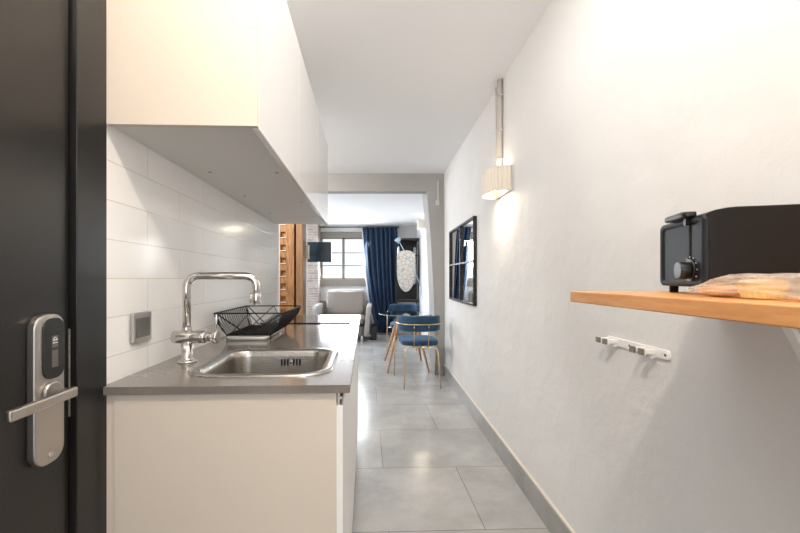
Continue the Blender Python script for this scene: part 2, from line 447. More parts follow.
box(bm, -.6391, -.6386, .814, .826, 1.040, 1.0415); box(bm, -.6391, -.6386, .814, .826, 1.0345, 1.036)
tube(bm, [(-.6388, .815+.010*k/8, 1.0415+.005*math.sin(PI*k/8)) for k in range(9)], .0006, 6)
part('reader_symbol', bm, 'white_plastic', esc, 'small white symbol')
bm = BM(); cyl(bm, (-.643, .812, .809), (-.640, .812, .809), .006, 16, .0008); cyl(bm, (-.640, .812, .809), (-.6396, .812, .809), .003, 6)
part('screw', bm, 'chrome', esc)
bm = BM(); cyl(bm, (-.642, .812, .935), (-.634, .812, .935), .022, 28, .002)
tube(bm, bend([(-.636, .812, .935), (-.592, .805, .937), (-.590, .79, .938)], .012), .0085, 14)
t = bmesh.new(); bmesh.ops.create_cube(t, size=1)
bmesh.ops.transform(t, matrix=Matrix.Translation((-.588, .732, .939)) @ Matrix.Diagonal((.011, .150, .020, 1)), verts=t.verts)
bmesh.ops.bevel(t, geom=t.edges[:], offset=.0035, segments=2, affect='EDGES', profile=.5); merge(bm, t)
part('door_handle', bm, 'brushed_steel', dr, 'brushed steel lever handle')
# door frame
bm = BM(); box(bm, -.70, -.645, .889, .989, 0, 2.1, .002); box(bm, -.70, -.645, -.12, .989, 2.085, 2.16, .002)
box(bm, -.70, -.645, -.16, -.115, 0, 2.1, .002)
struct('trim_2', bm, 'black_paint', K, 'black metal door frame')
bm = BM(); box(bm, -.672, -.6580, .8842, .8872, .86, 1.055, .0006)
part('latch_plate', bm, 'door_strike', dr, 'worn steel latch plate on the door edge')

# ================================================================== KITCHEN: base unit
YF, YB = .985, 2.84
XR = -.0585
t = thing('base_cabinet', 'glossy white kitchen base cabinet with a cream end panel under the counter', 'cabinet', (-.35, 1.9, 0))
bm = BM(); box(bm, -.626, -.0745, YF, YF+.018, 0, .878, .0008)
part('end_panel', bm, 'cream_panel', t, 'cream end panel')
part('filler_strip', box(BM(), XL+.001, -.6275, YF+.004, YF+.018, 0, .878, .0006), 'cream_panel', t)
bm = box(BM(), XL+.001, -.078, YF+.0185, 1.52, .10, .70); box(bm, XL+.001, -.078, 1.52, YB, .10, .878)
box(bm, XL+.001, -.635, YF+.0185, 1.52, .70, .878); box(bm, -.090, -.078, YF+.0185, 1.52, .70, .878)
part('cabinet_body', bm, 'satin_white', t)
part('toe_kick', box(BM(), XL+.01, -.11, YF+.0185, YB-.02, 0, .10), 'satin_white', t)
ys = [YF, YF+.62, YF+1.24, YB]
for k in range(3):
    d = part('cabinet_door', box(BM(), -.077, XR, ys[k]+.0015, ys[k+1]-.0015, .09, .845, .001), 'door_white', t)
bm = BM(); box(bm, -.0725, -.066, YF+.004, YB-.01, .846, .877); box(bm, -.073, -.0600, YF+.002, YB-.01, .860, .868); box(bm, -.0615, -.0590, YF+.002, YB-.01, .846, .868)
part('handle_rail', bm, 'brushed_steel', t, 'aluminium grip rail')

# worktop with the sink opening
SX0, SX1, SY0, SY1, SR = -.512, -.098, 1.060, 1.470, .085
X0, X1, Y0, Y1 = XL+.001, -.0405, SY0-.055, SY1+.055
bm = BM()
inner = rrect(SX0+.012, SX1-.012, SY0+.012, SY1-.012, SR-.012, 8)
def outer_pt(p):
    cx, cy = (SX0+SX1)/2, (SY0+SY1)/2; d = (p[0]-cx, p[1]-cy); s = 1e9
    for (lo, hi, c, dd) in ((X0, X1, cx, d[0]), (Y0, Y1, cy, d[1])):
        if abs(dd) > 1e-9: s = min(s, ((hi if dd > 0 else lo)-c)/dd)
    return (cx + d[0]*s, cy + d[1]*s)
def ring_with_corners(inner):
    pts = [(p, outer_pt(p)) for p in inner]; return pts
prs = ring_with_corners(inner)
def top_faces(z, flip):
    vi = [bm.verts.new((p[0], p[1], z)) for p, q in prs]; vo = [bm.verts.new((q[0], q[1], z)) for p, q in prs]; n = len(prs)
    corners = {}
    for k in range(n):
        a, b = prs[k][1], prs[(k+1) % n][1]
        same = abs(a[0]-b[0]) < 1e-6 or abs(a[1]-b[1]) < 1e-6
        vs = [vi[k], vi[(k+1) % n], vo[(k+1) % n], vo[k]]
        if not same:
            cx = X1 if (abs(a[0]-X1) < 1e-6 or abs(b[0]-X1) < 1e-6) else X0
            cy = Y1 if (abs(a[1]-Y1) < 1e-6 or abs(b[1]-Y1) < 1e-6) else Y0
            c = bm.verts.new((cx, cy, z)); corners[k] = c; vs = [vi[k], vi[(k+1) % n], vo[(k+1) % n], c, vo[k]]
        bm.faces.new(vs)
    return vi, vo, corners
a = top_faces(.9, False); b = top_faces(.88, True); n = len(prs)
for k in range(n):
    k2 = (k+1) % n
    bm.faces.new((a[0][k], a[0][k2], b[0][k2], b[0][k]))
    if k in a[2]:
        bm.faces.new((a[1][k], a[2][k], b[2][k], b[1][k])); bm.faces.new((a[2][k], a[1][k2], b[1][k2], b[2][k]))
    else: bm.faces.new((a[1][k], a[1][k2], b[1][k2], b[1][k]))
bmesh.ops.recalc_face_normals(bm, faces=bm.faces[:])
box(bm, X0, X1, .975, Y0, .88, .9); box(bm, X0, X1, Y1, 2.85, .88, .9)
solo('worktop', bm, 'counter', 'polished taupe stone kitchen worktop on the white base cabinet', 'worktop', (-.35, 1.9, .88))

# sink
t = thing('kitchen_sink', 'stainless steel single bowl sink set into the taupe worktop', 'sink', ((SX0+SX1)/2, (SY0+SY1)/2, .901))
bm = BM()
def RL(ins, z, r=None): return [(x, y, z) for x, y in rrect(SX0+ins, SX1-ins, SY0+ins, SY1-ins, max(.012, (SR-ins*.7) if r is None else r), 8)]
loft(bm, [RL(0, .9005), RL(.001, .9035), RL(.006, .9065), RL(.016, .9065), RL(.024, .9045), RL(.030, .903), RL(.034, .899), RL(.037, .88), RL(.043, .775), RL(.048, .755), RL(.062, .745), RL(.12, .742, .03), RL(.185, .740, .012)], False, True)
part('bowl', bm, 'steel', t)
bm = lathe(BM(), [(0, .7435), (.028, .7435), (.038, .744), (.042, .7465), (.044, .7425)], (SX0+SX1)/2, (SY0+SY1)/2, 32)
part('drain', bm, 'chrome', t)
yw = SY1-.040
bm = BM(); ox = (SX0+SX1)/2+.03
for k in (-3, -2, -1, 1, 2, 3): box(bm, ox+k*.011-.003, ox+k*.011+.003, yw-.0015, yw+.002, .848, .872, .001)
ov = part('overflow_slots', bm, 'dark_slot', t)
part('overflow_screw', cyl(BM(), (ox, yw-.004, .860), (ox, yw+.002, .860), .006, 16, .001), 'chrome', ov)

# tap
TX, TY = -.572, 1.262
t = thing('kitchen_tap', 'chrome kitchen tap with squared swan neck beside the sink', 'tap', (TX, TY, .9))
bm = lathe(BM(), [(0, .9), (.028, .9), (.029, .903), (.024, .907), (.0185, .910), (.0175, .915), (.0175, .965), (0, .965)], TX, TY, 32)
part('base_column', bm, 'chrome', t)
bm = BM(); cyl(bm, (-.617, TY, .980), (-.512, TY, .980), .0205, 32, .005)
cyl(bm, (-.512, TY, .980), (-.490, TY, .980), .0150, 28, .001)
part('mixer_body', bm, 'chrome', t)
bm = BM(); cyl(bm, (-.490, TY, .980), (-.474, TY, .980), .0215, 32, .004); tube(bm, [(-.482, TY, .995), (-.480, TY, 1.052)], .0036, 10)
part('handle', bm, 'chrome', t, 'round side handle with a thin upright pin')
bm = BM(); tube(bm, bend([(TX-.002, TY, .99), (TX-.002, TY, 1.176), (-.362, TY+.03, 1.176), (-.362, TY+.03, 1.085)], .042, 10), .0122, 18)
cyl(bm, (TX-.002, TY, .995), (TX-.002, TY, 1.012), .0145, 24, .001)
part('spout', bm, 'chrome', t)
bm = BM(); cyl(bm, (-.362, TY+.03, 1.082), (-.362, TY+.03, 1.118), .0145, 24, .002); cyl(bm, (-.378, TY+.03, 1.085), (-.378, TY+.03, 1.120), .005, 12)
part('aerator', bm, 'chrome', t)

# dish rack
t = thing('dish_rack', 'black wire dish drying rack on the worktop behind the sink', 'dish rack', (-.49, 1.87, .9))
rw = .0022
bx0, bx1, by0, by1, bz = -.60, -.415, 1.70, 2.02, .922
tx0, tx1, ty0, ty1, tz = -.638, -.350, 1.655, 2.10, 1.020
bm = BM()
tube(bm, [(tx0, ty0, tz), (tx1, ty0, tz), (tx1, ty1, tz), (tx0, ty1, tz)], .003, 8, True)
tube(bm, [(bx0, by0, bz), (bx1, by0, bz), (bx1, by1, bz), (bx0, by1, bz)], .003, 8, True)
for (a, b) in (((tx0, ty0), (bx0, by0)), ((tx1, ty0), (bx1, by0)), ((tx1, ty1), (bx1, by1)), ((tx0, ty1), (bx0, by1))):
    tube(bm, bend([(a[0], a[1], tz), ((a[0]*.45+b[0]*.55), (a[1]*.45+b[1]*.55), .952), (b[0], b[1], bz), (b[0], b[1], .902)], .01), .003, 8)
part('frame', bm, 'black_rough', t)
for yb, yt in ((by0, ty0), (by1, ty1)):
    bm = BM()
    xm = lambda f: tx0 + (tx1-tx0)*f
    xb = lambda f: bx0 + (bx1-bx0)*f
    zz = [(xb(.06), yb, bz), (xm(.5), yt, tz), (xb(.96), yb, bz)]
    tube(bm, zz, .0026, 8)
    tube(bm, [(xb(.5), yb, bz), (xm(.98), yt, tz)], .0026, 8); tube(bm, [(xb(.5), yb, bz), (xm(.02), yt, tz)], .0026, 8)
    part('zigzag_wires', bm, 'black_rough', t)
bm = BM()
for k in range(17):
    f = k/16; yt = ty0+(ty1-ty0)*f; yb = by0+(by1-by0)*f
    tube(bm, bend([(tx0, yt, tz), (tx0+.012, yt, .975), (bx0+.012, yb, .925), (bx0+.02, yb, bz)], .02), rw, 6)
part('plate_wires', bm, 'black_rough', t)
bm = BM()
for k in range(26):
    f = k/25; yt = ty0+(ty1-ty0)*f; yb = by0+(by1-by0)*f
    tube(bm, bend([(tx1, yt, tz), (tx1-.018, yt, .975), (bx1, yb, bz)], .015), rw, 6)
part('side_wires', bm, 'black_rough', t)
bm = BM()
for k in range(22):
    y = by0 + (by1-by0)*k/21; tube(bm, [(bx0, y, bz+.003), (bx1, y, bz+.003)], rw, 6)
part('base_wires', bm, 'black_rough', t)
bm = BM()   # slanting cutlery bar holder
for k in range(7): tube(bm, [(bx1-.07+k*.008, by0-.02+k*.001, .925+k*.002), (bx1-.055+k*.010, by1, .985)], rw, 6)
part('cutlery_holder', bm, 'black_rough', t)
bm = BM(); loft(bm, [[(x, y, z) for x, y in rrect(-.60+i, -.425-i, 1.675+i, 2.0-i, .015, 4)] for z, i in ((.9008, .008), (.917, 0), (.9175, .004), (.9045, .010))], True, True)
part('drip_tray', bm, 'white_plastic', t, 'white drip tray')

# hob
t = thing('ceramic_hob', 'black glass hob at the far end of the worktop', 'hob', (-.36, 2.55, .9))
part('glass_top', box(BM(), -.62, -.10, 2.30, 2.79, .9005, .906, .0012), 'black_glass', t)
bm = BM()
for (cx, cy, r) in ((-.49, 2.43, .075), (-.49, 2.65, .09), (-.26, 2.43, .09), (-.26, 2.65, .075)):
    lathe(bm, [(r, .9062), (r, .9066), (r-.002, .9066), (r-.002, .9062)], cx, cy, 40)
part('ring_marks', bm, 'grey_plastic', t)

# switch on the tiles
t = thing('light_switch', 'grey framed wall switch on the white tiles above the worktop', 'switch', (XL, 1.14, .985))
bm = BM(); prism(bm, rrect(1.094, 1.186, .984, 1.070, .006, 4), 'x', XL, XL+.011, .002)
part('frame', bm, 'brushed_steel', t)
part('rocker', box(BM(), XL+.010, XL+.0145, 1.109, 1.171, .999, 1.055, .002), 'grey_plastic', t, 'dark grey rocker')

# ================================================================== upper cabinets
ZU, ZT, CY0, CY1, CX = 1.555, 2.12, .987, 2.805, -.273
t = thing('wall_cabinet', 'long glossy white wall cabinet with a cream end above the tiles', 'cabinet', (-.46, 1.9, ZU))
part('end_panel', box(BM(), -.646, CX-.0005, CY0, CY0+.016, ZU-.004, ZT, .0008), 'cream_panel', t, 'cream end panel')
part('cabinet_body', box(BM(), XL+.001, CX-.020, CY0+.0165, CY1, ZU+.004, ZT), 'greyish_white', t)
ys = [CY0+.0165, CY0+.606, CY0+1.212, CY1]
for k in range(3):
    part('cabinet_door', box(BM(), CX-.018, CX, ys[k]+.0005, ys[k+1]-.0005, ZU-.006, ZT, .001), 'gloss_white', t)
for (x, y) in ((-.575, 1.45), (-.575, 1.86), (-.33, 1.45), (-.33, 2.0), (-.575, 2.35), (-.33, 2.45)):
    part('screw_cap', cyl(BM(), (x, y, ZU+.0030), (x, y, ZU+.0042), .006, 14), 'grey_plastic', t)

# ================================================================== timber posts
def post(name, label, x0, x1, y0, y1, mat, notches):
    bm = BM()
    if not notches: box(bm, x0, x1, y0, y1, 0, 2.23, .006)
    else:
        # notches cut in the front face
        zs = [z for z in [2.17-.157*k for k in range(14)] if z > .1]
        box(bm, x0, x1, y0+.03, y1, 0, 2.23, .003)
        box(bm, x0+.075, x1, y0, y0+.032, 0, 2.23, .004)
        box(bm, x0, x0+.012, y0, y0+.032, 0, 2.23, .002)
        prev = 2.23
        for z in zs:
            box(bm, x0+.010, x0+.077, y0+.002, y0+.032, z+.036, prev-.036, .002); prev = z
    return bm
t = thing('timber_post', 'old notched timber post beyond the end of the tiled wall', 'post', (-1.12, 4.80, 0), W)
X = -1.21
part('post_body', post('a', '', X, -1.034, 4.72, 4.94, 'old_wood', True), 'old_wood', t)
for k in range(14):
    zz = 2.17-.157*k-.036
    if zz > .1: part('notch_ledge', box(BM(), X+.012, X+.078, 4.712, 4.7215, zz-.002, zz+.004), 'grout_cream', t, 'pale ledge')  # pale strip along the lower edge of each notch
bm = box(BM(), -1.010, -.927, 4.72, 4.94, 0, 2.23, .006)
solo('timber_post', bm, 'old_wood_dark', 'narrow plain timber post right of the notched post', 'post', (-.97, 4.82, 0), W)
solo('gap_shade', box(BM(), -1.033, -1.011, 4.78, 4.93, 0, 2.229), 'black_rough', 'dark strip standing for the shade in the gap between the two timber posts', 'strip', (-1.02, 4.86, 0), W)  # black strip drawn in place of the shade between the posts

# ================================================================== television
t = thing('television', 'small black flat television on a wall arm in front of the window', 'television', (-.87, 5.6, 1.56), W)
tl, tr_ = -1.035, -.69
tm = Matrix.Translation((tl, 5.6, 0)) @ Matrix.Rotation(math.radians(-3), 4, 'Y') @ Matrix.Translation((-tl, -5.6, 0))
bm = BM(); box(bm, tl, tr_, 5.60, 5.64, 1.405, 1.695, .004)
part('casing', bm, 'black_plastic', t)
part('screen', box(BM(), tl+.010, tr_-.010, 5.597, 5.601, 1.420, 1.685), 'tv_screen', t, 'dark blue grey screen')
bm = BM(); box(bm, -.90, -.82, 5.64, 5.66, 1.50, 1.60, .002); tube(bm, [(-.86, 5.66, 1.55), (-1.0, 5.72, 1.55), (-1.02, 5.45, 1.55), (-1.02, 5.20, 1.55)], .012, 10)
part('wall_arm', bm, 'black_rough', t)
bm = BM(); box(bm, -1.06, -.972, 5.17, 5.21, 1.44, 1.64, .003)
part('wall_mount', bm, 'beige_plastic', t, 'beige mounting plate')
bm = BM(); box(bm, -.956, -.905, 4.96, 5.05, 1.42, 1.60, .004)
solo('socket_box', bm, 'beige_plastic', 'beige socket box on the wall end beside the television', 'electrical box', (-.945, 5.02, 1.42), W)

# ================================================================== curtains
def curtain(lat_edges, z_list, D, folds, amp, name_seed=0, n=180):
    bm = BM(); rows = []
    for zi, z in enumerate(z_list):
        t_ = zi/(len(z_list)-1)
        l, r = lat_edges(t_); row = []
        for k in range(n+1):
            u = k/n
            uu = u + .012*math.sin(9*u+3*t_+name_seed)
            w = math.sin(2*PI*folds*uu + .6*math.sin(2.5*t_)) + .35*math.sin(2*PI*folds*1.7*uu+1+2*t_)
            row.append(bm.verts.new((l+(r-l)*u + .004*math.sin(20*u+5*t_), D + amp*(.55+.45*t_)*w, z)))
        rows.append(row)
    for a, b in zip(rows, rows[1:]):
        for k in range(n): bm.faces.new((a[k], a[k+1], b[k+1], b[k])).smooth = True
    return bm
def lerp(pts, t_):
    for (a, va), (b, vb) in zip(pts, pts[1:]):
        if t_ <= b: return va + (vb-va)*(t_-a)/(b-a)
    return pts[-1][1]
DC = 8.06
PX = lambda px, D: (px-379)/F*D
EL = [(0, 362.4), (.42, 366), (.75, 371), (1, 377)]
ER = [(0, 396.8), (.3, 397.5), (.7, 398), (1, 391.5)]
zt, zb = 2.225, .045
zs = [zt+(zb-zt)*k/24 for k in range(25)]
bm = curtain(lambda s: (PX(lerp(EL, s), DC), PX(lerp(ER, s), DC)), zs, DC, 7, .05)
o = solo('blue_curtain', bm, 'curtain_blue', 'full length dark blue velvet curtain drawn beside the window', 'curtain', (PX(384, DC), DC, zb), W)
md = o.modifiers.new('s', 'SOLIDIFY'); md.thickness = .006
ES = [(0, 361.5), (.42, 363.6), (.75, 368.5), (1, 375)]
zs = [zt-.005+(zb+.015-zt)*k/16 for k in range(17)]
bm = curtain(lambda s: (PX(lerp(ES, s), DC+.06), PX(lerp(ES, s)+6, DC+.06)), zs, DC+.09, 3, .015, 2, 50)
o = solo('sheer_curtain', bm, 'sheer_white', 'narrow white sheer curtain showing at the blue curtain edge', 'curtain', (PX(368, DC), DC+.09, zb), W)
md = o.modifiers.new('s', 'SOLIDIFY'); md.thickness = .003
t = thing('curtain_rail', 'thin dark curtain rail along the top of the far wall', 'curtain rail', (-.4, DC, 2.20), W)
part('rail', tube(BM(), [(-1.24, DC, 2.232), (.42, DC, 2.232)], .012, 12), 'grey_plastic', t)
for x in (-1.15, -.42, .38): part('bracket', box(BM(), x-.01, x+.01, DC-.005, FD, 2.236, 2.25), 'grey_plastic', t)

# ================================================================== armchair
t = thing('armchair', 'wide taupe leather armchair under the window', 'armchair', (-.68, 7.5, 0), W)
AX0, AX1 = -1.165, -.195
bm = BM(); pillow(bm, (-.68, 7.50, .20), (.41, .40, .11), 10, 8); part('base', bm, 'leather', t)
bm = BM(); pillow(bm, (-.675, 7.42, .385), (.405, .40, .085), 5, 10, wob=.02); part('seat_cushion', bm, 'leather', t)
rt = Matrix.Translation((0, 7.78, .4)) @ Matrix.Rotation(math.radians(-8), 4, 'X') @ Matrix.Translation((0, -7.78, -.4))
bm = BM(); pillow(bm, (-.665, 7.86, .66), (.405, .075, .30), 8, 10, rt); part('backrest', bm, 'leather_frame', t)
bm = BM(); pillow(bm, (-.675, 7.72, .665), (.372, .10, .242), 7, 12, rt, wob=.035); part('back_cushion', bm, 'leather', t)
for s, x in ((-1, AX0+.05), (1, AX1-.045)):
    rr = Matrix.Translation((x, 7.4, .1)) @ Matrix.Rotation(math.radians(6*s), 4, 'Y') @ Matrix.Translation((-x, -7.4, -.1))
    bm = BM(); pillow(bm, (x, 7.46, .385), (.048, .41, .295), 9, 10, rr); part('armrest', bm, 'leather_frame', t)
for x in (AX0+.12, AX1-.12):
    for y in (7.16, 7.82): part('leg', cyl(BM(), (x, y, 0), (x, y, .11), .03, 20, .003), 'chrome', t)
bm = BM(); box(bm, -.165, -.04, 7.35, 7.75, .005, .27, .02)
solo('floor_case', bm, 'black_plastic', 'black case on the floor between the armchair and the blue curtain', 'case', (-.10, 7.55, 0), W)

# ================================================================== wardrobe rack and ironing board
t = thing('clothes_rack', 'open black metal wardrobe right of the blue curtain', 'wardrobe', (.57, 7.8, 0), W)
lx, rx, fy, by, th = .328, .775, 7.46, 7.94, .022
for (x, y) in ((lx, fy), (rx-th, fy), (lx, by-th), (rx-th, by-th)):
    part('post', box(BM(), x, x+th, y, y+th, 0, 1.91, .001), 'black_rough', t)
bm = BM()
part('top_panel', box(BM(), lx, rx, fy, by, 1.91, 1.945, .001), 'black_rough', t)
part('back_panel', box(BM(), lx+.02, rx-.02, by-.012, by-.002, .74, 1.91), 'black_rough', t)
part('shelf', box(BM(), lx+.001, rx-.001, fy+.002, by-.002, .71, .735, .001), 'black_rough', t)
part('hanging_rail', tube(BM(), [(lx+.02, 7.70, 1.80), (rx-.02, 7.70, 1.80)], .012, 12), 'black_rough', t)
part('cross_bar', box(BM(), lx+th, rx-th, fy+.002, fy+.018, 1.60, 1.62), 'black_rough', t)
# ironing board hanging pointed end down
outl = []
yb0, yb1 = .915, 1.705
cxm = (PX(397, 7.42)+PX(415, 7.42))/2
def half(z):
    s = (z-yb0)/(yb1-yb0)
    return .172*(math.sqrt(max(0, 1-(1-s/.48)**2)) if s < .48 else 1)*(math.sqrt(max(0, 1-((s-.88)/.12)**2)) if s > .88 else 1)
N = 30; zz = [yb0 + (yb1-yb0)*(1-math.cos(PI*k/N))/2 for k in range(N+1)]
outl = [(cxm+half(z), z) for z in zz] + [(cxm-half(z), z) for z in zz[::-1][1:-1]]
t = thing('ironing_board', 'ironing board with pale stone patterned cover hung on the black wardrobe', 'ironing board', (cxm, 7.42, 1.3), W)
bm = BM(); prism(bm, outl, 'y', 7.415, 7.443, .003); part('padded_cover', bm, 'board_cover', t)
bm = BM(); tube(bm, bend([(cxm-.10, 7.45, 1.70), (cxm-.10, 7.45, 1.75), (cxm+.10, 7.45, 1.75), (cxm+.10, 7.45, 1.70)], .03), .007, 8)
tube(bm, bend([(cxm, 7.45, 1.75), (cxm, 7.45, 1.80), (cxm+.04, 7.70, 1.815), (cxm+.04, 7.712, 1.80)], .02), .006, 8)
part('hanger_bar', bm, 'black_rough', t)
bm = BM(); pillow(bm, (.705, 7.70, 1.42), (.028, .15, .36), 4, 8, wob=.15)
tube(bm, bend([(.705, 7.70, 1.76), (.705, 7.70, 1.822), (.705, 7.72, 1.822)], .01), .004, 6)
solo('garment', bm, 'garment_grey', 'grey blue garment hanging at the right end of the wardrobe', 'garment', (.705, 7.70, 1.06), W)
bm = BM(); pillow(bm, (.385, 7.70, 1.58), (.020, .13, .22), 4, 8, wob=.15)
tube(bm, bend([(.385, 7.70, 1.78), (.385, 7.70, 1.822), (.385, 7.72, 1.822)], .01), .004, 6)
solo('garment', bm, 'garment_white', 'white garment hanging at the left end of the wardrobe', 'garment', (.385, 7.70, 1.36), W)
# floor lamp with slanting boom
t = thing('floor_lamp', 'slim floor lamp with long slanting pole in front of the wardrobe', 'lamp', (.74, 7.15, 0), W)
part('base', lathe(BM(), [(0, .025), (.10, .022), (.11, .015), (.11, 0), (0, 0)], .77-.11, 7.15, 32), 'black_plastic', t)
part('pole', tube(BM(), [(.66, 7.15, .02), (.775, 7.15, .95), (.775, 7.15, 1.02), (.60, 7.15, 1.42), (.365, 7.15, 1.86)], .007, 10), 'blue_white', t)
bm = lathe(BM(), [(.022, .06), (.03, .05), (.055, -.04), (.05, -.04), (.02, .05), (0, .055)], 0, 0, 24, Matrix.Translation((.35, 7.15, 1.87)) @ Matrix.Rotation(math.radians(35), 4, 'Y'))
part('lamp_shade', bm, 'blue_white', t)

# ================================================================== dining table + chairs
TXc, TYc = .365, 5.15
t = thing('dining_table', 'round glass topped dining table with splayed wooden legs', 'table', (TXc, TYc, 0), W)
bm = cyl(BM(), (TXc, TYc, .697), (TXc, TYc, .706), .366, 72); part('glass_top', bm, 'clear_glass', t)
part('glass_edge', tube(BM(), [(TXc+.3675*math.cos(2*PI*k/64), TYc+.3675*math.sin(2*PI*k/64), .7015) for k in range(64)], .0045, 8, True), 'glass_edge', t, 'pale blue green polished glass edge')
for (fx, fy_) in ((.105, 4.80), (.622, 4.80), (.085, 5.50), (.600, 5.50)):
    tx_, ty_ = TXc + (fx-TXc)*.38, TYc + (fy_-TYc)*.38
    bm = tube(BM(), [(fx, fy_, 0), (fx*.5+tx_*.5, fy_*.5+ty_*.5, .33), (tx_, ty_, .66)], [.011, .017, .019], 14)
    part('leg', bm, 'leg_wood', t)
bm = BM()
for s in (-1, 1):
    tube(bm, [(TXc-.11*s, TYc-.13, .64), (TXc+.11*s, TYc+.13, .64)], .005, 8)
tube(bm, [(TXc + .13*math.cos(2*PI*k/24), TYc + .15*math.sin(2*PI*k/24), .66) for k in range(24)], .006, 8, True)
for k in range(4): cyl(bm, (TXc+.12*math.cos(PI/4+PI/2*k), TYc+.13*math.sin(PI/4+PI/2*k), .66), (TXc+.12*math.cos(PI/4+PI/2*k), TYc+.13*math.sin(PI/4+PI/2*k), .697), .012, 16)
part('under_frame', bm, 'rusty_black', t)

def make_chair(label, org, rot):
    """front faces +y"""
    t = thing('dining_chair', label, 'chair', org, W, 'blue velvet chairs at the glass table', rot)
    bm = BM(); pillow(bm, (0, .03, .462), (.208, .235, .034), 5, 12); part('seat', bm, 'velvet_blue', t, local=True)
    hoop = []
    for k in range(33):
        a = PI + PI*k/32
        c, s = math.cos(a), math.sin(a)
        hoop.append((.245*(abs(c)**.75)*(1 if c > 0 else -1), .02 + .27*(abs(s)**.8)*(-1), .672))
    bm = BM()
    sec = [(u, z) for u, z in [(x*1, y*1) for x, y in rrect(-.052, -.006, .592, .762, .022, 5)]]
    mid = [Vector((x, y, 0)) for x, y, z in hoop[2:-2]]
    sweep(bm, mid[:], sec)
    part('backrest', bm, 'velvet_blue', t, local=True)
    bm = BM(); tube(bm, hoop, .0065, 10); part('back_hoop', bm, 'gold', t, local=True)
    for s in (-1, 1):
        bm = tube(BM(), bend([(s*.245, .02, .672), (s*.250, .10, .655), (s*.248, .28, 0)], .05), .0065, 10); part('leg', bm, 'gold', t, local=True)
    for s in (-1, 1):
        bm = tube(BM(), bend([(0, -.215, .425), (s*.150, -.215, .425), (s*.178, -.225, .39), (s*.195, -.30, 0)], .06), .0075, 10); part('leg', bm, 'gold', t, local=True)
    for s in (-1, 1):
        bm = tube(BM(), [(s*.078, -.238, .672), (s*.078, -.222, .56), (s*.078, -.212, .425)], .0065, 10); part('spindle', bm, 'gold', t, local=True)
    bm = BM(); tube(bm, [(-.235, .11, .425), (.235, .11, .425)], .006, 8)
    for s in (-1, 1): tube(bm, [(s*.08, -.215, .425), (s*.08, .2, .425)], .006, 8)
    part('seat_frame', bm, 'gold', t, local=True)
    return t
ch = make_chair('blue velvet chair with gold legs, its back to the kitchen, nearest', (.445, 4.395, 0), math.radians(3))
c2 = copy_tree(ch); c2.matrix_world = W @ Matrix.Translation((.385, 5.98, 0)) @ Matrix.Rotation(PI - math.radians(5), 4, 'Z')
c2['label'] = 'blue velvet chair on the far side of the glass table, facing the kitchen'

# ================================================================== mirror on the right wall
t = thing('wall_mirror', 'black framed four pane mirror on the right wall', 'mirror', (WR, 3.70, .94), W)
ym0, ym1, zm0, zm1, xf = 3.16, 4.25, .943, 1.678, WR-.03
bm = BM(); w_ = .016
box(bm, xf, WR, ym0, ym0+w_, zm0, zm1, .001); box(bm, xf, WR, ym1-w_, ym1, zm0, zm1, .001)
box(bm, xf, WR, ym0+w_, ym1-w_, zm0, zm0+w_, .001); box(bm, xf, WR, ym0+w_, ym1-w_, zm1-w_, zm1, .001)
part('frame', bm, 'rusty_black', t)
part('glass', box(BM(), WR-.012, WR-.008, ym0+.01, ym1-.01, zm0+.01, zm1-.01), 'mirror', t)
bm = BM(); box(bm, xf+.002, WR-.010, 3.695, 3.711, zm0+w_, zm1-w_)
part('mullion', bm, 'rusty_black', t); 
bm = BM(); box(bm, xf+.002, WR-.010, ym0+w_, ym1-w_, 1.304, 1.318); part('mullion', bm, 'rusty_black', t)

# ================================================================== sconces
def make_sconce(label, y, z0):
    t = thing('wall_sconce', label, 'wall lamp', (WR, y, z0), W, 'half drum wall lamps')
    P = [(-.002, -.14), (-.05, -.139), (-.09, -.125), (-.118, -.09), (-.13, -.04), (-.13, .04), (-.118, .09), (-.09, .125), (-.05, .139), (-.002, .14)]
    fine = []
    for a, b in zip(P, P[1:]):
        for k in range(8): fine.append((a[0]+(b[0]-a[0])*k/8, a[1]+(b[1]-a[1])*k/8))
    fine.append(P[-1])
    h = .147
    def ringp(z, off, wv=True):
        out = []
        for i, (x, y_) in enumerate(fine):
            r = math.hypot(x, y_) or 1; wob = .0040*math.sin(i*1.57) if wv else 0
            out.append((x*(1+(off+wob)/r), y_*(1+(off+wob)/r), z))
        return out
    bm = BM(); rs = [[bm.verts.new(p) for p in ringp(z, 0)] for z in (0, h*.33, h*.66, h)]
    for a, b in zip(rs, rs[1:]):
        for k in range(len(a)-1): bm.faces.new((a[k], a[k+1], b[k+1], b[k]))
    o = part('pleated_shade', bm, 'shade_fabric', t, 'pleated cream fabric', local=True); m = o.modifiers.new('s', 'SOLIDIFY'); m.thickness = .0015
    bm = BM()
    for z in (.001, h-.001): tube(bm, ringp(z, .001, False), .0028, 8)
    part('trim_ring', bm, 'greyish_white', t, local=True)
    bm = BM(); box(bm, -.012, -.0005, -.145, .145, -.002, h+.002, .002); part('back_plate', bm, 'conduit_paint', t, local=True)
    bm = BM(); lathe(bm, [(0, -.028), (.017, -.022), (.025, 0), (.021, .02), (.013, .035), (.013, .05), (0, .05)], -.06, 0, 20, Matrix.Translation((0, 0, .05)))
    part('bulb', bm, 'bulb', t, local=True)
    bm = BM(); tube(bm, [(-.06, 0, .095), (-.06, 0, .115), (-.01, 0, .115)], .009, 10); part('lamp_holder', bm, 'white_plastic', t, local=True)
    return t
s1 = make_sconce('half drum wall lamp lit above the black framed mirror', 2.47, 1.700)
s2 = copy_tree(s1); s2.matrix_world = W @ Matrix.Translation((WR, 6.75, 2.03)); s2['label'] = 'lit wall lamp in the far room beyond the leaning pillar'
t = thing('cable_conduit', 'pale painted conduit running from ceiling to wall lamp', 'conduit', (WR, 2.5, 1.85), W)
